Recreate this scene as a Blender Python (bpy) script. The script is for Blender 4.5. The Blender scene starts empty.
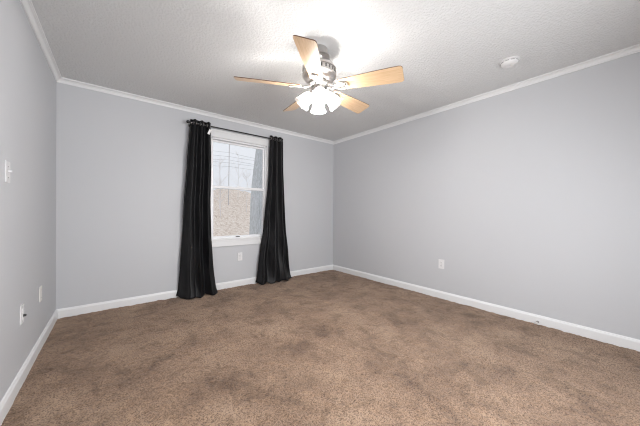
import bpy, bmesh, math, random
import numpy as np
from mathutils import Vector, Matrix
PI = math.pi
rnd = random.Random(7)
sc = bpy.context.scene
C = sc.collection

# ------------------------------------------------------------------ camera
F_PX, YAW, PITCH, ROLL = 257.119, -0.6736, -0.0031, 0.0062
CAM = Vector((0.4651, -3.7057, 1.0917))
W, H, YF = 3.7458, 2.44, -4.35          # room width, ceiling height, front wall
fw = Vector((-math.sin(YAW)*math.cos(PITCH), math.cos(YAW)*math.cos(PITCH), math.sin(PITCH)))
rt = Vector((math.cos(YAW), math.sin(YAW), 0)); up = rt.cross(fw)
r2 = rt*math.cos(ROLL) + up*math.sin(ROLL); u2 = up*math.cos(ROLL) - rt*math.sin(ROLL)
cd = bpy.data.cameras.new('camera'); cam = bpy.data.objects.new('camera', cd); C.objects.link(cam)
cd.sensor_fit = 'HORIZONTAL'; cd.sensor_width = 36; cd.lens = 36*F_PX/640
cd.clip_start = .02; cd.clip_end = 500
m = Matrix((r2, u2, -fw)).transposed().to_4x4(); m.translation = CAM
cam.matrix_world = m
sc.camera = cam

# ------------------------------------------------------------------ world, exposure
world = bpy.data.worlds.new('world'); sc.world = world; world.use_nodes = True
wn = world.node_tree.nodes; wl = world.node_tree.links; wn.clear()
wo = wn.new('ShaderNodeOutputWorld'); wb = wn.new('ShaderNodeBackground')
wt = wn.new('ShaderNodeTexCoord'); wx = wn.new('ShaderNodeTexNoise'); wr = wn.new('ShaderNodeValToRGB')
wx.inputs['Scale'].default_value = 2.0; wx.inputs['Detail'].default_value = 4
wr.color_ramp.elements[0].color = (.80, .82, .89, 1); wr.color_ramp.elements[1].color = (.89, .90, .95, 1)
wl.new(wt.outputs['Generated'], wx.inputs['Vector']); wl.new(wx.outputs['Fac'], wr.inputs['Fac'])
wl.new(wr.outputs['Color'], wb.inputs['Color']); wl.new(wb.outputs[0], wo.inputs[0])
wb.inputs['Strength'].default_value = 0.9
sc.view_settings.view_transform = 'Standard'; sc.view_settings.look = 'None'
sc.view_settings.gamma = 1; sc.view_settings.use_curve_mapping = False
sc.view_settings.exposure = 0.22
sc.cycles.use_denoising = True
sc.cycles.max_bounces = 14; sc.cycles.diffuse_bounces = 9; sc.cycles.transparent_max_bounces = 24
sc.cycles.sample_clamp_indirect = 6; sc.cycles.filter_width = 1.1
BULB = 950.0        # radiance of a bulb's glass

# soft unseen fill light added behind the camera, standing in for doorway light
al = bpy.data.lights.new('fill_light', 'AREA'); al.shape = 'RECTANGLE'; al.size = 1.9; al.size_y = 1.3
al.energy = 118; al.color = (.97, .98, 1)
ao = bpy.data.objects.new('fill_light', al); C.objects.link(ao)
ao.location = (1.6, YF+.03, .95); ao.rotation_euler = (PI/2-.22, 0, 0)

# ------------------------------------------------------------------ materials
def mat(name, col, rough=.6, metal=0, spec=.5):
    m = bpy.data.materials.new(name); m.use_nodes = True
    b = m.node_tree.nodes['Principled BSDF']
    b.inputs['Base Color'].default_value = (*col, 1); b.inputs['Roughness'].default_value = rough
    b.inputs['Metallic'].default_value = metal; b.inputs['Specular IOR Level'].default_value = spec
    return m
def N(m, t): return m.node_tree.nodes.new(t)
def L(m, a, b): m.node_tree.links.new(a, b)
def P(m): return m.node_tree.nodes['Principled BSDF']
def noise(m, scale, detail=3, rough=.5, stretch=None, coord='Object'):
    tc = N(m, 'ShaderNodeTexCoord'); n = N(m, 'ShaderNodeTexNoise')
    n.inputs['Scale'].default_value = scale; n.inputs['Detail'].default_value = detail; n.inputs['Roughness'].default_value = rough
    if stretch:
        mp = N(m, 'ShaderNodeMapping'); mp.inputs['Scale'].default_value = stretch
        L(m, tc.outputs[coord], mp.inputs['Vector']); L(m, mp.outputs[0], n.inputs['Vector'])
    else: L(m, tc.outputs[coord], n.inputs['Vector'])
    return n
def ramp(m, src, stops):
    r = N(m, 'ShaderNodeValToRGB'); e = r.color_ramp.elements
    while len(e) < len(stops): e.new(.5)
    for k, (p, c) in enumerate(stops): e[k].position = p; e[k].color = (*c, 1)
    L(m, src, r.inputs['Fac']); return r
def bump(m, src, strength, dist, prev=None):
    b = N(m, 'ShaderNodeBump'); b.inputs['Strength'].default_value = strength; b.inputs['Distance'].default_value = dist
    L(m, src, b.inputs['Height'])
    if prev: L(m, prev.outputs[0], b.inputs['Normal'])
    L(m, b.outputs[0], P(m).inputs['Normal']); return b
def mixc(m, fac, a, b, mode='MIX'):
    x = N(m, 'ShaderNodeMix'); x.data_type = 'RGBA'; x.blend_type = mode
    for s, v in ((x.inputs['Factor'], fac), (x.inputs['A'], a), (x.inputs['B'], b)):
        if hasattr(v, 'links'): L(m, v, s)
        elif isinstance(v, tuple): s.default_value = (*v, 1)
        else: s.default_value = v
    return x.outputs['Result']

M_wall = mat('wall_paint', (.512, .524, .546), .55, spec=.3)
n = noise(M_wall, 90, 3); bump(M_wall, n.outputs['Fac'], .12, .002)
M_ceil = mat('textured_ceiling', (.655, .665, .67), .9, spec=.1)
n = noise(M_ceil, 55, 4, .6)
r = ramp(M_ceil, n.outputs['Fac'], [(.42, (0, 0, 0)), (.6, (1, 1, 1))]); bump(M_ceil, r.outputs[0], .5, .006)
M_trim = mat('white_trim_paint', (.72, .73, .74), .35)
M_vinyl = mat('white_window_vinyl', (.76, .77, .79), .3)
M_plate = mat('white_plastic', (.70, .70, .705), .35)
M_ivory = mat('pale_plastic', (.72, .71, .68), .4)
M_dark = mat('dark_slot', (.03, .03, .03), .5)
M_carpet = mat('brown_carpet', (.3, .2, .13), .95, spec=.05)
big = noise(M_carpet, 2.3, 4, .6); fine = noise(M_carpet, 120, 3, .8); mid = noise(M_carpet, 6, 7, .75, (1, 1.7, 1))
cb = ramp(M_carpet, big.outputs['Fac'], [(.32, (.235, .152, .102)), (.5, (.335, .225, .153)), (.68, (.41, .287, .20))])
cm = ramp(M_carpet, mid.outputs['Fac'], [(.36, (.62, .59, .56)), (.47, (.94, .93, .92)), (.62, (1.0, 1.0, 1.0))])
cf = ramp(M_carpet, fine.outputs['Fac'], [(.38, (.25, .22, .20)), (.52, (.93, .92, .91)), (.62, (1.1, 1.1, 1.1))])
big2 = noise(M_carpet, 3.1, 6, .62, (1.5, 1, 1)); big2.inputs['Distortion'].default_value = .8
cg = ramp(M_carpet, big2.outputs['Fac'], [(.38, (.74, .72, .70)), (.46, (1, 1, 1)), (.56, (1, 1, 1)), (.64, (1.12, 1.12, 1.10))])
cb_ = mixc(M_carpet, 1.0, cb.outputs[0], cg.outputs[0], 'MULTIPLY')
c1 = mixc(M_carpet, .9, cb_, cm.outputs[0], 'MULTIPLY'); c2 = mixc(M_carpet, .9, c1, cf.outputs[0], 'MULTIPLY')
L(M_carpet, c2, P(M_carpet).inputs['Base Color'])
bump(M_carpet, fine.outputs['Fac'], .8, .012)
P(M_carpet).inputs['Sheen Weight'].default_value = .15
M_curtain = mat('black_satin', (.005, .005, .006), .5, spec=.28)
n = noise(M_curtain, 500, 2, .5, (1, 1, .3)); b1_ = bump(M_curtain, n.outputs['Fac'], .12, .001); n = noise(M_curtain, 7, 3, .5, (1, 1, .5)); bump(M_curtain, n.outputs['Fac'], .35, .03, b1_)
M_rod = mat('black_metal', (.015, .015, .016), .35, spec=.5)
M_steel = mat('antique_steel', (.30, .29, .28), .3, 1)
M_nickel = mat('brushed_nickel', (.58, .56, .54), .28, 1)
n = noise(M_nickel, 30, 3, .5, (1, 1, 12)); bump(M_nickel, n.outputs['Fac'], .08, .001)
M_tagm = mat('white_paper', (.85, .85, .85), .7)
def wood(name, a, b, rough):
    m = mat(name, a, rough)
    n = noise(m, 9, 5, .6, (1, 14, 14)); r = ramp(m, n.outputs['Fac'], [(.35, a), (.65, b)])
    L(m, r.outputs[0], P(m).inputs['Base Color']); return m
M_maple = wood('light_maple', (.50, .335, .195), (.61, .44, .28), .30)
M_edge = mat('dark_blade_edge', (.12, .06, .035), .45)
M_bulb = bpy.data.materials.new('lit_bulb'); M_bulb.use_nodes = True
P(M_bulb).inputs['Emission Color'].default_value = (1, .97, .945, 1); P(M_bulb).inputs['Emission Strength'].default_value = BULB
M_shade = bpy.data.materials.new('frosted_glass'); M_shade.use_nodes = True
nt = M_shade.node_tree; nt.nodes.clear()
o_ = nt.nodes.new('ShaderNodeOutputMaterial'); tr = nt.nodes.new('ShaderNodeBsdfTransparent'); tl = nt.nodes.new('ShaderNodeBsdfTranslucent')
gl = nt.nodes.new('ShaderNodeBsdfGlossy'); em = nt.nodes.new('ShaderNodeEmission')
tr.inputs[0].default_value = (1, .98, .96, 1); tl.inputs[0].default_value = (.95, .95, .95, 1); gl.inputs['Roughness'].default_value = .25
em.inputs[0].default_value = (1, .97, .94, 1); em.inputs[1].default_value = .2
x1 = nt.nodes.new('ShaderNodeMixShader'); x1.inputs[0].default_value = .62
x2 = nt.nodes.new('ShaderNodeMixShader'); x2.inputs[0].default_value = .06; ad = nt.nodes.new('ShaderNodeAddShader')
nt.links.new(tr.outputs[0], x1.inputs[1]); nt.links.new(tl.outputs[0], x1.inputs[2])
nt.links.new(x1.outputs[0], x2.inputs[1]); nt.links.new(gl.outputs[0], x2.inputs[2])
nt.links.new(x2.outputs[0], ad.inputs[0]); nt.links.new(em.outputs[0], ad.inputs[1]); nt.links.new(ad.outputs[0], o_.inputs[0])
M_glass = bpy.data.materials.new('window_glass'); M_glass.use_nodes = True
nt = M_glass.node_tree; nt.nodes.clear()
o_ = nt.nodes.new('ShaderNodeOutputMaterial'); tr = nt.nodes.new('ShaderNodeBsdfTransparent'); gl = nt.nodes.new('ShaderNodeBsdfGlossy')
gl.inputs['Roughness'].default_value = .02; tr.inputs[0].default_value = (.97, .98, .98, 1)
fr = nt.nodes.new('ShaderNodeFresnel'); fr.inputs[0].default_value = 1.45; x1 = nt.nodes.new('ShaderNodeMixShader')
nt.links.new(fr.outputs[0], x1.inputs[0]); nt.links.new(tr.outputs[0], x1.inputs[1]); nt.links.new(gl.outputs[0], x1.inputs[2]); nt.links.new(x1.outputs[0], o_.inputs[0])
M_hill = mat('dry_leaves_and_brush', (.5, .4, .3), .95, spec=.05)
a = noise(M_hill, 5, 8, .85, (1.8, 1, .6)); r = ramp(M_hill, a.outputs['Fac'], [(.36, (.42, .32, .25)), (.45, (.76, .64, .54)), (.55, (.92, .82, .73)), (.66, (.97, .94, .90))])
L(M_hill, r.outputs[0], P(M_hill).inputs['Base Color'])
M_bark = mat('grey_bark', (.3, .32, .35), .95, spec=.05)
a = noise(M_bark, 14, 6, .75, (3, 3, .5)); r = ramp(M_bark, a.outputs['Fac'], [(.35, (.46, .48, .48)), (.5, (.60, .63, .65)), (.65, (.74, .77, .80))])
L(M_bark, r.outputs[0], P(M_bark).inputs['Base Color']); bump(M_bark, a.outputs['Fac'], .6, .03)
M_pole = mat('weathered_pole_wood', (.55, .53, .54), .9)
M_wire = mat('grey_cable', (.3, .31, .34), .7)
M_twig = mat('pale_twig', (.78, .76, .76), .9)
M_rubber = mat('white_rubber', (.75, .75, .73), .5)

# ------------------------------------------------------------------ mesh helpers
def box(bm, a, b, bev=0):
    r = bmesh.ops.create_cube(bm, size=1)
    vs = r['verts']
    for v in vs:
        v.co = Vector([a[i] + (v.co[i]+.5)*(b[i]-a[i]) for i in range(3)])
    if bev:
        es = list({e for v in vs for e in v.link_edges})
        bmesh.ops.bevel(bm, geom=es, offset=bev, segments=2, affect='EDGES', profile=.7)
def tube(bm, pts, rad, seg=8, closed=False, caps=True):
    pts = [Vector(p) for p in pts]; n = len(pts); rings = []
    rads = rad if isinstance(rad, (list, tuple)) else [rad]*n
    prev = None
    for i, p in enumerate(pts):
        if closed: t = pts[(i+1) % n]-pts[i-1]
        else: t = pts[min(i+1, n-1)]-pts[max(i-1, 0)]
        t.normalize()
        if prev is None:
            a = t.cross(Vector((0, 0, 1)))
            if a.length < .05: a = t.cross(Vector((1, 0, 0)))
        else: a = prev - t*prev.dot(t)
        a.normalize(); prev = a; b = t.cross(a)
        rings.append([bm.verts.new(p + (a*math.cos(k*2*PI/seg)+b*math.sin(k*2*PI/seg))*rads[i]) for k in range(seg)])
    m_ = n if closed else n-1
    for i in range(m_):
        A, B = rings[i], rings[(i+1) % n]
        for k in range(seg): bm.faces.new((A[k], A[(k+1) % seg], B[(k+1) % seg], B[k]))
    if caps and not closed:
        bm.faces.new(rings[0][::-1]); bm.faces.new(rings[-1])
def lathe(bm, prof, seg=32, cap=True, M=None, ruffle=None):
    rings = []
    for j, (r, z) in enumerate(prof):
        ring = []
        for k in range(seg):
            th = k*2*PI/seg; rr = r*(1+(ruffle(j, th) if ruffle else 0))
            v = Vector((rr*math.cos(th), rr*math.sin(th), z))
            ring.append(bm.verts.new(M @ v if M else v))
        rings.append(ring)
    for A, B in zip(rings, rings[1:]):
        for k in range(seg): bm.faces.new((A[k], A[(k+1) % seg], B[(k+1) % seg], B[k]))
    if cap:
        bm.faces.new(rings[0][::-1]); bm.faces.new(rings[-1])
def obj(name, bm, m, parent=None, smooth=False, loc=None, rot=None):
    bmesh.ops.recalc_face_normals(bm, faces=bm.faces[:])
    me = bpy.data.meshes.new(name); bm.to_mesh(me); bm.free(); me.materials.append(m)
    if smooth:
        for p in me.polygons: p.use_smooth = True
        me.set_sharp_from_angle(angle=math.radians(40))
    o = bpy.data.objects.new(name, me); C.objects.link(o)
    if parent: o.parent = parent
    if loc: o.location = loc
    if rot: o.rotation_euler = rot
    return o
def tag(o, label, cat, group=None):
    o['label'] = label; o['category'] = cat
    if group: o['group'] = group
    return o
def empty(name, loc, label=None, cat=None, group=None, rot=(0, 0, 0)):
    o = bpy.data.objects.new(name, None); C.objects.link(o); o.location = loc; o.rotation_euler = rot
    o.empty_display_size = .05
    if label: tag(o, label, cat, group)
    return o
def struct(name, bm, m, smooth=False):
    o = obj(name, bm, m, None, smooth); o['kind'] = 'structure'; return o
nb = bmesh.new

# ------------------------------------------------------------------ room shell
T = .14
WX0, WX1, WZ0, WZ1 = 1.50, 2.335, .70, 2.125       # window opening
bm = nb(); box(bm, (-T, YF-T, -.12), (W+T, T, -.02))
# carpet surface: a grid with pile relief
nx, ny = 420, 480
rg = np.random.default_rng(3)
def smooth_noise(nx, ny, cell):
    gx, gy = int(nx/cell)+3, int(ny/cell)+3
    g = rg.random((gx, gy)); X = np.arange(nx)/cell; Y = np.arange(ny)/cell
    i = X.astype(int); j = Y.astype(int); u = X-i; v = Y-j; u = u*u*(3-2*u); v = v*v*(3-2*v)
    a = g[np.ix_(i, j)]; b = g[np.ix_(i+1, j)]; c = g[np.ix_(i, j+1)]; d = g[np.ix_(i+1, j+1)]
    return (a*(1-u)[:, None]+b*u[:, None])*(1-v)[None]+(c*(1-u)[:, None]+d*u[:, None])*v[None]
Z = .007*smooth_noise(nx, ny, 1.3)+.006*smooth_noise(nx, ny, 3)+.005*smooth_noise(nx, ny, 9)+.006*smooth_noise(nx, ny, 26)
Z = Z-Z.mean()-.003
xs = np.linspace(0, W, nx); ys = np.linspace(YF, 0, ny)
co = np.empty((nx, ny, 3)); co[..., 0] = xs[:, None]; co[..., 1] = ys[None]; co[..., 2] = Z
idx = np.arange(nx*ny).reshape(nx, ny)
fa = np.stack([idx[:-1, :-1], idx[1:, :-1], idx[1:, 1:], idx[:-1, 1:]], -1).reshape(-1, 4)
me = bpy.data.meshes.new('floor'); me.from_pydata(co.reshape(-1, 3).tolist(), [], fa.tolist())
for p in me.polygons: p.use_smooth = True
bm.from_mesh(me); bmf = bm
me2 = bpy.data.meshes.new('floor'); bmf.to_mesh(me2); bmf.free(); me2.materials.append(M_carpet)
fl = bpy.data.objects.new('floor', me2); C.objects.link(fl); fl['kind'] = 'structure'

bm = nb(); box(bm, (-T, YF-T, H), (W+T, T, H+.12)); struct('ceiling', bm, M_ceil)
bm = nb(); box(bm, (-T, YF-T, -.02), (0, T, H)); struct('wall_left', bm, M_wall)
bm = nb(); box(bm, (W, YF-T, -.02), (W+T, T, H)); struct('wall_right', bm, M_wall)
bm = nb(); box(bm, (0, YF-T, -.02), (W, YF, H)); struct('wall_front', bm, M_wall)
bm = nb()
box(bm, (0, 0, -.02), (WX0, T, H)); box(bm, (WX1, 0, -.02), (W, T, H))
box(bm, (WX0, 0, -.02), (WX1, T, WZ0)); box(bm, (WX0, 0, WZ1), (WX1, T, H))
struct('wall_back', bm, M_wall)

def sweep(name, prof, path, m, smooth=False):
    """prof: list of (offset from wall, z); path: list of (point, inward normals) -> mitred"""
    bm = nb(); rings = []
    for p, nrm in path:
        rings.append([bm.verts.new(Vector((p[0]+nrm[0]*o, p[1]+nrm[1]*o, z))) for o, z in prof])
    k = len(prof)
    for A, B in zip(rings, rings[1:]):
        for i in range(k): bm.faces.new((A[i], A[(i+1) % k], B[(i+1) % k], B[i]))
    bm.faces.new(rings[0]); bm.faces.new(rings[-1][::-1])
    return struct(name, bm, m, smooth)
bp = [(0, -.015), (.016, -.015), (.016, .064), (.0145, .071), (.010, .0765), (.0075, .084), (.0035, .0875), (0, .088)]
ch, cw = .048, .042
cp = [(0, H), (0, H-ch), (.008, H-ch), (.010, H-ch+.011), (.009, H-ch+.014), (.013, H-ch+.022), (.022, H-ch+.032), (.028, H-.013), (.030, H-.014), (cw, H-.011), (cw, H)]
LB, RB, LF, RF = ((0, 0), (1, -1)), ((W, 0), (-1, -1)), ((0, YF), (1, 1)), ((W, YF), (-1, 1))
for nm, pr_, mt in (('baseboard', bp, M_trim), ('trim', cp, M_trim)):
    for side, q in (('back', (LB, RB)), ('left', (LF, LB)), ('right', (RB, RF)), ('front', (RF, LF))):
        n_ = nm+'_'+(side if nm == 'baseboard' else {'back': '1', 'left': '2', 'right': '3', 'front': '4'}[side])
        sweep(n_, pr_, q, mt)

# ------------------------------------------------------------------ window
win = empty('window_1', ((WX0+WX1)/2, 0, WZ0)); win['kind'] = 'structure'
def wobj(name, bm, m, smooth=False, parent=win):
    bmesh.ops.translate(bm, verts=bm.verts[:], vec=-Vector(win.location) if parent is win else -Vector(win.location))
    return obj(name, bm, m, parent, smooth)
CX0, CX1 = WX0-.056, WX1+.056
bm = nb()                                        # casing: head and two legs with a raised back band
box(bm, (CX0, -.018, WZ1), (CX1, 0, WZ1+.098), .003); box(bm, (CX0-.004, -.026, WZ1+.078), (CX1+.004, 0, WZ1+.104), .004)
box(bm, (CX0, -.018, WZ0+.034), (WX0, 0, WZ1), .003); box(bm, (WX1, -.018, WZ0+.034), (CX1, 0, WZ1), .003)
box(bm, (WX1+.004, -.022, WZ0+.034), (WX1+.016, 0, WZ1), .003); box(bm, (WX0-.016, -.022, WZ0+.034), (WX0-.004, 0, WZ1), .003)
box(bm, (WX0-.016, -.022, WZ1+.004), (WX1+.016, 0, WZ1+.016), .003)
wobj('casing', bm, M_trim)
bm = nb(); box(bm, (CX0, -.02, WZ0-.10), (CX1-.002, 0, WZ0-.012), .004); box(bm, (CX0, -.024, WZ0-.035), (CX1-.002, 0, WZ0-.012), .004); wobj('apron', bm, M_trim)
bm = nb(); box(bm, (CX0-.015, -.035, WZ0-.012), (CX1+.004, .0, WZ0+.012), .006); box(bm, (WX0+.001, 0, WZ0+.001), (WX1-.001, .10, WZ0+.012)); wobj('sill', bm, M_trim)
bm = nb(); fz = WZ0+.012                        # vinyl frame inside the opening
box(bm, (WX0, .004, fz), (WX0+.020, .12, WZ1), .003); box(bm, (WX1-.020, .004, fz), (WX1, .12, WZ1), .003)
box(bm, (WX0, .004, WZ1-.022), (WX1, .12, WZ1), .003); box(bm, (WX0, .018, fz), (WX1, .12, fz+.010))
wobj('window_frame', bm, M_vinyl)
RZ = 1.435
def sash(name, z0, z1, y0, y1, bot, top):
    x0, x1 = WX0+.018, WX1-.018; s = .022; bm = nb()
    box(bm, (x0, y0, z0), (x0+s, y1, z1), .003); box(bm, (x1-s, y0, z0), (x1, y1, z1), .003)
    box(bm, (x0+s-.004, y0, z0), (x1-s+.004, y1, z0+bot), .003); box(bm, (x0+s-.004, y0, z1-top), (x1-s+.004, y1, z1), .003)
    o = wobj(name, bm, M_vinyl)
    bm = nb(); ym = (y0+y1)/2; box(bm, (x0+s-.003, ym-.002, z0+bot-.003), (x1-s+.003, ym+.002, z1-top+.003))
    g = wobj('window_pane', bm, M_glass, parent=o)
    return o
su = sash('upper_sash', RZ-.018, WZ1-.026, .047, .070, .034, .024)
sl = sash('lower_sash', fz+.002, RZ+.022, .020, .044, .030, .036)
bm = nb(); box(bm, (1.865, .012, RZ+.018), (1.925, .04, RZ+.028), .002); tube(bm, [(1.895, .02, RZ+.03), (1.915, .010, RZ+.031)], .004, 6)
wobj('sash_lock', bm, M_vinyl)
bm = nb(); box(bm, (1.855, .008, fz+.010), (1.915, .022, fz+.018), .002); box(bm, (1.862, .004, fz+.014), (1.908, .012, fz+.022), .002)
wobj('latch', bm, M_dark)

# ------------------------------------------------------------------ view outside
bm = nb(); k = 90; g = {}
for i in range(k+1):
    for j in range(61):
        x = -14+44*i/k; y = 1.0+21*j/60
        t = max(0, (y-2.5)/19.5)
        z = -.55 + 3.75*t + .10*math.sin(x*1.3+y*.7)*t*2 + rnd.uniform(-.12, .12)*(.3+t)
        g[i, j] = bm.verts.new((x, y, z))
for i in range(k):
    for j in range(60): bm.faces.new((g[i, j], g[i+1, j], g[i+1, j+1], g[i, j+1]))
hill = struct('ground_outside', bm, M_hill, True)
hill.data.name = 'ground_outside'
# a big leaning grey trunk close to the house
root = empty('tree', (3.83, 3.15, -.45), 'thick grey tree trunk leaning outside the right side of the window', 'tree')
bm = nb(); pts = []; rads = []
for z, xl, w in ((-.25, 3.22, .52), (.2, 3.32, .44), (.8, 3.345, .42), (1.4, 3.36, .415), (1.9, 3.40, .40), (2.4, 3.465, .385), (3.0, 3.54, .37), (4.0, 3.68, .34), (5.5, 3.9, .3)):
    pts.append((xl+w-3.72, 0, z+.45)); rads.append(w)
tube(bm, pts, rads, 28)
for v in bm.verts:
    th = math.atan2(v.co.y, v.co.x); v.co += Vector((math.cos(th*9), math.sin(th*9), 0))*.008
obj('trunk', bm, M_bark, root, True)
bm = nb()
for s_, e_ in (((.05, 0, 4.3), (1.6, .7, 6.4)), ((.1, 0, 5.0), (-1.2, .9, 7.3)), ((.16, 0, 5.7), (.5, .2, 8))):
    s_, e_ = Vector(s_), Vector(e_); tube(bm, [s_, (s_+e_)/2+Vector((0, 0, .2)), e_], [.13, .08, .02], 8)
obj('branch', bm, M_bark, root, True)
# utility pole with wires
px_, py_ = 6.56, 14.0; zb = 1.9
pole = empty('utility_pole', (px_, py_, zb), 'slim grey utility pole beyond the window carrying the wires', 'utility pole')
bm = nb(); tube(bm, [(0, 0, -.6), (.03, 0, 3), (.06, 0, 6.2)], [.026, .023, .02], 10); obj('pole', bm, M_pole, pole, True)
bm = nb(); box(bm, (-.7, -.09, 5.45), (.8, -.03, 5.53)); obj('crossarm', bm, M_pole, pole)
for k_, (z0, dl, dr, yy) in enumerate(((3.22, .25, -.15, -.1), (2.95, .22, .35, -.1), (2.72, -.15, .1, -.1), (2.52, .3, .42, -.1), (2.28, -.1, .22, -.1))):
    bm = nb(); pts = []
    for i in range(41):
        t = i/20-1; x = t*9
        z = z0 + (dl if t < 0 else dr)*abs(t) - .55*(abs(t)-abs(t)**2)*1.2
        pts.append((px_+x, py_+yy, zb+z))
    tube(bm, pts, .0075, 5)
    o = obj('utility_wire', bm, M_wire)
    lab = ['topmost', 'second from top', 'third from top', 'fourth from top', 'lowest'][k_]
    tag(o, 'thin dark utility wire strung across the sky outside, ' + lab + ' of five', 'wire', 'wires outside the window')
# bare saplings on the slope
def ground_z(y): return -.55+3.75*max(0, (y-2.5)/19.5)
sap = [(5.4, 12.2, 3.4, 'bare sapling just left of the utility pole outside'), (7.6, 15.0, 4.0, 'bare sapling right of the utility pole outside'),
       (4.6, 9.5, 2.2, 'short bare sapling at the left edge of the view outside'), (6.6, 11.0, 2.6, 'bare sapling low on the slope near the grey trunk outside')]
for x, y, h, lab in sap:
    t_ = empty('bare_tree', (x, y, ground_z(y)-.1), lab, 'tree', 'bare saplings on the slope outside')
    bm = nb(); tube(bm, [(0, 0, 0), (.03, 0, h*.5), (.0, .02, h)], [.014, .010, .004], 6); obj('trunk', bm, M_twig, t_)
    bm = nb()
    for q in range(16):
        z = h*rnd.uniform(.25, .92); a_ = rnd.uniform(0, 2*PI); l_ = (h-z)*.45+.1
        e_ = Vector((math.cos(a_)*l_, math.sin(a_)*l_, z+l_*1.1)); s_ = Vector((.02, 0, z)); mid_ = (s_+e_)/2+Vector((0, 0, -.03))
        tube(bm, [s_, mid_, e_], [.008, .006, .003], 4)
        for w_ in range(2):
            d_ = Vector((rnd.uniform(-.2, .2), rnd.uniform(-.2, .2), .22)); tube(bm, [mid_, mid_+d_], [.004, .002], 4)
    obj('branch', bm, M_twig, t_)

# ------------------------------------------------------------------ curtain rod and curtains
RY, RZd = -.115, 2.226
rod = empty('curtain_rod', (1.871, RY, RZd), 'thin black curtain rod with round ends above the window', 'curtain rod')
bm = nb(); tube(bm, [(-.655, 0, 0), (.640, 0, 0)], .0095, 12); obj('rod', bm, M_rod, rod, True)
def finial(s):
    bm = nb(); prof = [(.0085, 0), (.013, .003), (.013, .008), (.009, .012), (.017, .02), (.021, .03), (.018, .041), (.009, .048), (.002, .05)]
    lathe(bm, prof, 16, True, Matrix.Translation((.640 if s > 0 else -.655, 0, 0)) @ Matrix.Rotation(s*PI/2, 4, 'Y'))
    return obj('finial', bm, M_rod, rod, True)
finial(-1); finial(1)
for s in (-1, 1):
    bm = nb(); xb = -.648 if s < 0 else .62
    box(bm, (xb-.010, -RY-.004, -.030), (xb+.010, -RY, .030), .001); tube(bm, [(xb, -RY-.003, -.012), (xb, .0, -.014)], .005, 8)
    tube(bm, [(xb, .014*math.cos(a), -.001+.014*math.sin(a)) for a in np.linspace(-PI, 0.3, 10)], .004, 6)
    obj('bracket', bm, M_steel, rod, True)

def lerp(z, tab):
    zs_ = [t[0] for t in tab][::-1]
    return [float(np.interp(z, zs_, [t[k] for t in tab][::-1])) for k in range(1, len(tab[0]))]
def curtain(name, tab, ybot, nf, sgn, phase, label, hemn, seed, ztop):
    """tab rows: z, xleft, xright, amplitude; ybot(u): depth of the hem"""
    R_ = random.Random(seed); nu, nv = 150, 110
    ph2 = R_.uniform(0, 6)
    def surf(u, z):
        xl, xr, A = lerp(z, tab)
        t = max(0, min(1, (2.2-z)/2.2)); tb = t**2.2
        wv = 2*PI*nf*u + phase + .5*t*math.sin(2.1*PI*u+ph2) + .25*math.sin(3*t+5*u)*t
        s1 = math.sin(wv); s1 = s1*(1+.25*abs(s1))/1.25 if t > .1 else s1
        y = RY*(1-tb) + ybot(u)*tb + A*sgn*s1*(1+.25*t*math.sin(7*u+ph2))
        y += .012*t*math.sin(9*z+11*u+seed) * (0.3+t)
        x = xl + (xr-xl)*u + .006*t*math.sin(wv*2+1)+.006*t*math.sin(8*z+seed)
        if z < .10:
            k_ = (.10-z)/.10; y -= .014*k_*k_*(1+.5*math.sin(wv*1.5)); x += (u-.5)*.03*k_*k_
        return Vector((x, min(y, -.030 if z > .55 and z < 2.24 else -.022), z))
    ox = (tab[0][1]+tab[0][2])/2
    root = empty(name, (ox, RY, 0), label, 'curtain', None)
    bm = nb(); g = []
    for j in range(nv+1):
        v = j/nv; row = []
        for i in range(nu+1):
            u = i/nu
            hem = .012+.010*math.sin(2*PI*hemn*u+seed) + .004*math.sin(31*u)
            z = ztop - (ztop-max(hem, .004))*(v**.92)
            if j == 0: z += .003*math.sin(2*PI*nf*2*u)
            row.append(bm.verts.new(surf(u, z)-Vector((ox, RY, 0))))
        g.append(row)
    for j in range(nv):
        for i in range(nu): bm.faces.new((g[j][i], g[j][i+1], g[j+1][i+1], g[j+1][i]))
    o = obj('panel', bm, M_curtain, root, False)
    for p in o.data.polygons: p.use_smooth = True
    sm = o.modifiers.new('thickness', 'SOLIDIFY'); sm.thickness = .002; sm.offset = 0
    # grommets where the cloth crosses the rod
    src = None
    for q in range(2*nf):
        u = None
        for i in range(1, 400):
            ua = (q+ (i/400))/(2*nf)
            if ua >= 1: break
            ya, yb_ = surf(ua-.0013, RZd).y-RY, surf(ua, RZd).y-RY
            if ya*yb_ <= 0: u = ua; break
        if u is None: continue
        p = surf(u, RZd); tg = (surf(min(u+.004, 1), RZd)-surf(u-.004, RZd)).normalized()
        nrm = tg.cross(Vector((0, 0, 1))).normalized(); nrm.x = math.copysign(max(abs(nrm.x), .5), nrm.x or 1)*2; nrm.normalize()
        if src is None:
            bm = nb(); ring = [(.019*math.cos(a), .019*math.sin(a), 0) for a in np.linspace(0, 2*PI, 25)[:-1]]
            tube(bm, ring, .0042, 8, closed=True)
            src = obj('grommet', bm, M_steel, root, True); gq = src
        else:
            gq = src.copy(); C.objects.link(gq); gq.parent = root
        gq.location = Vector((p.x, RY, RZd)) - Vector((ox, RY, 0))
        gq.rotation_euler = nrm.to_track_quat('Z', 'Y').to_euler()
    return root, surf, ox
tabL = [(2.27, 1.215, 1.462, .020), (1.74, 1.178, 1.470, .028), (1.234, 1.150, 1.462, .030), (.734, 1.125, 1.465, .036), (.361, 1.11, 1.495, .036), (.10, 1.085, 1.515, .032), (0, 1.065, 1.525, .028)]
ybL = lambda u: float(np.interp(u, [0, .15, .38, .7, 1], [-.05, -.15, -.255, -.19, -.185]))
cl, surfL, oxL = curtain('curtain', tabL, ybL, 3, 1, 0.55, 'black floor-length grommet curtain left of the window, with a small white tag', 3, 1.3, 2.272)
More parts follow.
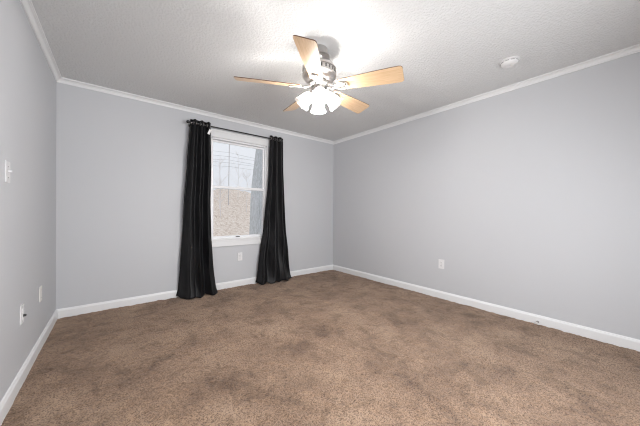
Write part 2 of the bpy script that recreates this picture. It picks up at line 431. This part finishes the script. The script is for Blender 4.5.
tabR = [(2.27, 2.338, 2.572, .020), (1.74, 2.325, 2.58, .028), (1.274, 2.288, 2.60, .034), (.74, 2.225, 2.625, .038), (.36, 2.178, 2.66, .036), (.10, 2.15, 2.69, .032), (0, 2.135, 2.70, .028)]
ybR = lambda u: float(np.interp(u, [0, .12, .4, .7, 1], [-.06, -.15, -.20, -.19, -.16]))
cr, surfR, oxR = curtain('curtain', tabR, ybR, 3, -1, -.55, 'black floor-length grommet curtain right of the window, its hem flaring on the carpet', 4, 2.1, 2.272)
p = surfL(.93, 2.13)
bm = nb(); box(bm, (-.014, -.0006, -.040), (.014, .0006, .026)); bm.verts.ensure_lookup_table()
for v in bm.verts: v.co.y -= .003*(v.co.z < 0)
obj('care_tag', bm, M_tagm, cl, loc=(p.x-oxL-.012, -.034+min(0, p.y-RY), 2.140), rot=(.08, .4, -.3))

# ------------------------------------------------------------------ wall plates
def plate(name, loc, rz, label, cat, kind, m=M_plate, group=None):
    """built facing -y, at the wall plane"""
    t = empty(name, loc, label, cat, group, (0, 0, rz))
    bm = nb(); box(bm, (-.036, -.006, -.059), (.036, 0, .059), .003); obj('cover_plate', bm, m, t)
    def screw(z):
        bm = nb(); lathe(bm, [(.0035, 0), (.003, .0012), (.0005, .0014)], 10, True, Matrix.Translation((0, -.006, z)) @ Matrix.Rotation(PI/2, 4, 'X')); obj('screw', bm, M_steel, t)
    if kind == 'duplex':
        for z in (-.0215, .0215):
            bm = nb(); lathe(bm, [(.0175, 0), (.0175, .002), (.016, .003)], 20, True, Matrix.Translation((0, -.006, z)) @ Matrix.Rotation(PI/2, 4, 'X'))
            for v in bm.verts: v.co.z = max(min(v.co.z, z+.014), z-.014)
            s = obj('socket', bm, m, t)
            bm = nb()
            for x in (-.0065, .0065): box(bm, (x-.0012, -.0095, z-.001), (x+.0012, -.0088, z+.008))
            lathe(bm, [(.0025, 0), (.0025, .0008)], 8, True, Matrix.Translation((0, -.0088, z-.008)) @ Matrix.Rotation(PI/2, 4, 'X'))
            obj('slots', bm, M_dark, s)
        screw(0)
    if kind == 'toggle':
        bm = nb(); box(bm, (-.005, -.020, .000), (.005, -.004, .011), .002); obj('toggle', bm, m, t)
        screw(.03); screw(-.03)
    if kind == 'blank': screw(.03); screw(-.03)
    if kind == 'coax':
        bm = nb(); box(bm, (-.017, -.009, -.034), (.017, -.005, .034), .001); obj('insert', bm, m, t)
        bm = nb(); tube(bm, [(0, -.006, -.010), (0, -.012, -.010), (0, -.022, -.011)], [.008, .008, .006], 10); obj('connector', bm, M_dark, t, True)
        screw(.045); screw(-.045)
    return t
plate('wall_outlet', (1.912, 0, .428), 0, 'white duplex wall outlet below the window between the curtains', 'outlet', 'duplex')
plate('wall_outlet', (W, -2.102, .435), -PI/2, 'white duplex wall outlet alone on the right wall', 'outlet', 'duplex')
plate('cable_plate', (0, -1.235, .428), PI/2, 'white wall plate with a dark connector low on left wall', 'wall plate', 'coax')
plate('blank_plate', (0, -.705, .425), PI/2, 'off-white blank plate low on left wall nearest the corner', 'wall plate', 'blank', M_ivory)
plate('light_switch', (0, -1.523, 1.302), PI/2, 'white toggle light switch high on the left wall', 'light switch', 'toggle', mat('painted_plastic', (.62, .62, .63), .4))

# door stop on the right baseboard
ds = empty('door_stop', (W-.016, -3.069, .024), 'tiny spring door stop with pale tip at the right baseboard', 'door stop')
bm = nb(); lathe(bm, [(.011, 0), (.010, .004), (.006, .007)], 14, True, Matrix.Rotation(-PI/2, 4, 'Y')); obj('base', bm, M_steel, ds, True)
bm = nb(); tube(bm, [(-.005-.030*i/90, .0055*math.cos(i*.62), .0055*math.sin(i*.62)) for i in range(91)], .0013, 5); obj('spring', bm, M_steel, ds, True)
bm = nb(); lathe(bm, [(.007, 0), (.0085, .002), (.0085, .009), (.005, .012)], 14, True, Matrix.Translation((-.034, 0, 0)) @ Matrix.Rotation(-PI/2, 4, 'Y')); obj('tip', bm, M_rubber, ds, True)

# smoke detector
sd = empty('smoke_detector', (3.19, -2.965, H), 'round white smoke detector on the ceiling near the right wall', 'smoke detector')
bm = nb(); lathe(bm, [(.074, 0), (.074, -.008), (.070, -.011)], 40); obj('mounting_ring', bm, M_plate, sd, True)
bm = nb(); lathe(bm, [(.062, -.010), (.066, -.016), (.064, -.026), (.052, -.036), (.030, -.040), (.028, -.038), (.004, -.038)], 40); b_ = obj('body', bm, M_plate, sd, True)
bm = nb()
for k_ in range(10):
    a = k_*2*PI/10; Mx = Matrix.Rotation(a, 4, 'Z') @ Matrix.Translation((.0655, 0, -.019))
    r_ = bmesh.ops.create_cube(bm, size=1, matrix=Mx @ Matrix.Diagonal((.003, .026, .005, 1)))
obj('vent_slots', bm, mat('grey_vent', (.3, .3, .3), .7), b_)
bm = nb(); lathe(bm, [(.010, -.038), (.010, -.042), (.008, -.043)], 16, True, Matrix.Translation((.012, -.012, 0))); obj('test_button', bm, M_ivory, b_, True)

# ------------------------------------------------------------------ ceiling fan
FX, FY = 1.785, -2.03
BZ = 2.1214 - H                    # blade plane under the ceiling
TX, TY, TH0, BP, BR, BW = .0161, .059, -2.3679, -.3092, .67, .0743
fan = empty('ceiling_fan', (FX, FY, H), 'brushed nickel ceiling fan with five light maple blades and four lit glass shades', 'ceiling fan')
bm = nb(); lathe(bm, [(.066, 0), (.070, -.006), (.072, -.03), (.080, -.055), (.085, -.062), (.085, -.070), (.070, -.074)], 40); obj('canopy', bm, M_nickel, fan, True)
bm = nb(); lathe(bm, [(.040, -.070), (.040, -.122), (.055, -.134)], 28); obj('neck', bm, M_nickel, fan, True)
bm = nb(); lathe(bm, [(.050, -.128), (.095, -.133), (.124, -.144), (.134, -.158), (.134, -.164), (.141, -.167), (.141, -.176), (.134, -.179), (.134, -.212), (.141, -.215), (.141, -.226), (.130, -.231), (.122, -.250), (.095, -.272), (.060, -.280)], 48)
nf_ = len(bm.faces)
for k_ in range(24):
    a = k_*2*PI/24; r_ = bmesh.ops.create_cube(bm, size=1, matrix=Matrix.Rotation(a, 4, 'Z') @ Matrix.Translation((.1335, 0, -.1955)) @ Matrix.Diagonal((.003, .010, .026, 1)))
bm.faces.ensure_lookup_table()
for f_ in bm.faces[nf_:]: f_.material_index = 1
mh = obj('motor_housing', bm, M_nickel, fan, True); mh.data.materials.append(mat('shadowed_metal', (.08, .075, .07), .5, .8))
bm = nb(); lathe(bm, [(.060, -.278), (.085, -.284), (.088, -.292), (.088, -.306), (.080, -.312), (.055, -.318)], 36); obj('flywheel', bm, M_nickel, fan, True)
def blade_mesh():
    out = []
    for x, w in ((-.046, .046), (-.036, .051), (.10, .060), (.24, .068), (.38, .0735), (.442, .0743), (.457, .071), (.465, .064), (.468, .055)):
        out.append((x, w))
    bm = nb(); poly = [(x, w) for x, w in out]+[(x, -w) for x, w in out[::-1]]
    t = .003
    top = [bm.verts.new((x, y, t)) for x, y in poly]; bot = [bm.verts.new((x, y, -t)) for x, y in poly]
    bm.faces.new(top); bm.faces.new(bot[::-1]); k = len(poly); sides = []
    for i in range(k):
        f = bm.faces.new((top[i], bot[i], bot[(i+1) % k], top[(i+1) % k])); sides.append(f)
    bmesh.ops.recalc_face_normals(bm, faces=bm.faces[:])
    for f in sides: f.material_index = 1
    me = bpy.data.meshes.new('blade'); bm.to_mesh(me); bm.free(); me.materials.append(M_maple); me.materials.append(M_edge); return me
def iron_bm():
    """blade iron: two curling arms from hub to an open loop under the blade"""
    bm = nb(); z = -.008; x0 = .232     # hub to blade root distance offset
    def X(r): return r-x0
    loop = []
    for a in np.linspace(0, 2*PI, 33)[:-1]:
        r = .225+.052*math.cos(a); w = .030*math.sin(a)*(1+.25*math.cos(a)); loop.append((X(r), w, z))
    tube(bm, loop, .0062, 8, closed=True)
    for s in (-1, 1):
        tube(bm, [(X(.100), s*.012, .006), (X(.11), s*.020, .002), (X(.14), s*.022, -.004), (X(.165), s*.012, z), (X(.180), s*.004, z)], [.008, .0075, .007, .0065, .006], 8)
        tube(bm, [(X(.262), s*.010, z), (X(.240), s*.012, z), (X(.228), s*.004, z), (X(.215), 0, z)], .0045, 6)
    tube(bm, [(X(.178), 0, z), (X(.215), 0, z)], .006, 6)
    box(bm, (X(.20), -.024, -.006), (X(.272), .024, -.0035), .001)
    return bm
def screw_bm(x, y):
    bm = nb(); lathe(bm, [(.006, -.005), (.006, -.009), (.003, -.0115)], 12, True, Matrix.Translation((x, y, 0))); return bm
blade_me = blade_mesh(); iron0 = None
for k_ in range(5):
    th = TH0 + k_*2*PI/5
    rise = TX*math.cos(th) + TY*math.sin(th)
    er = Vector((math.cos(th), math.sin(th), rise)).normalized(); et = Vector((-math.sin(th), math.cos(th), 0))
    nz = er.cross(et); ew = et*math.cos(BP) + nz*math.sin(BP); nn = er.cross(ew)
    base = Vector((0, 0, BZ)) + er*.202
    Mx = Matrix((er, ew, nn)).transposed().to_4x4(); Mx.translation = base
    b = bpy.data.objects.new('blade', blade_me); C.objects.link(b); b.parent = fan; b.matrix_local = Mx
    if iron0 is None:
        io = obj('blade_iron', iron_bm(), M_nickel, b, True); iron_me = io.data
        ss = [obj('screw', screw_bm(x, y), M_nickel, b, True).data for x, y in ((-.002, -.014), (-.002, .014), (.022, 0))]; iron0 = (iron_me, ss)
    else:
        for nm_, d_ in [('blade_iron', iron0[0])]+[('screw', q) for q in iron0[1]]:
            c_ = bpy.data.objects.new(nm_, d_); C.objects.link(c_); c_.parent = b
# light kit
bm = nb(); lathe(bm, [(.052, -.316), (.056, -.322), (.056, -.345), (.046, -.358), (.030, -.368), (.022, -.385), (.012, -.395), (.008, -.405), (.002, -.408)], 36)
obj('switch_housing', bm, M_nickel, fan, True)
def ruff(j, th):
    k = max(0, j-4)/5
    return .055*k*math.cos(8*th)
for k_ in range(4):
    th = math.radians(-126 + 90*k_); er = Vector((math.cos(th), math.sin(th), 0)); tilt = math.radians(40)
    ax = (er*math.sin(tilt) - Vector((0, 0, 1))*math.cos(tilt)).normalized()     # towards the mouth
    base = er*.066 + Vector((0, 0, -.364))
    q = ax.to_track_quat('Z', 'Y').to_matrix().to_4x4(); q.translation = base
    arm = nb(); tube(arm, [er*.040+Vector((0, 0, -.344)), er*.054+Vector((0, 0, -.350)), base-ax*.006], .009, 10)
    lathe(arm, [(.012, -.012), (.024, -.008), (.027, .004), (.027, .020), (.024, .022)], 20, True, q)
    a_ = obj('lamp_arm', arm, M_nickel, fan, True)
    sh = nb(); prof = [(.026, .008), (.031, .018), (.038, .034), (.044, .054), (.048, .072), (.051, .089), (.056, .103), (.063, .115), (.069, .123)]
    lathe(sh, prof, 48, False, q, ruff)
    s_ = obj('lamp_shade', sh, M_shade, fan, False)
    for p_ in s_.data.polygons: p_.use_smooth = True
    bb = nb(); lathe(bb, [(.010, .022), (.010, .050), (.014, .062), (.0195, .074), (.0205, .084), (.016, .096), (.006, .101)], 16, True, q)
    obj('light_bulb', bb, M_bulb, fan, True)
for x, y, l in ((.03, -.052, .07), (-.05, .035, .06)):
    bm = nb(); tube(bm, [(x, y, -.37), (x, y, -.37-l)], .0012, 5); lathe(bm, [(.002, 0), (.005, -.006), (.004, -.016), (.001, -.018)], 8, True, Matrix.Translation((x, y, -.37-l)))
    obj('pull_chain', bm, M_nickel, fan)
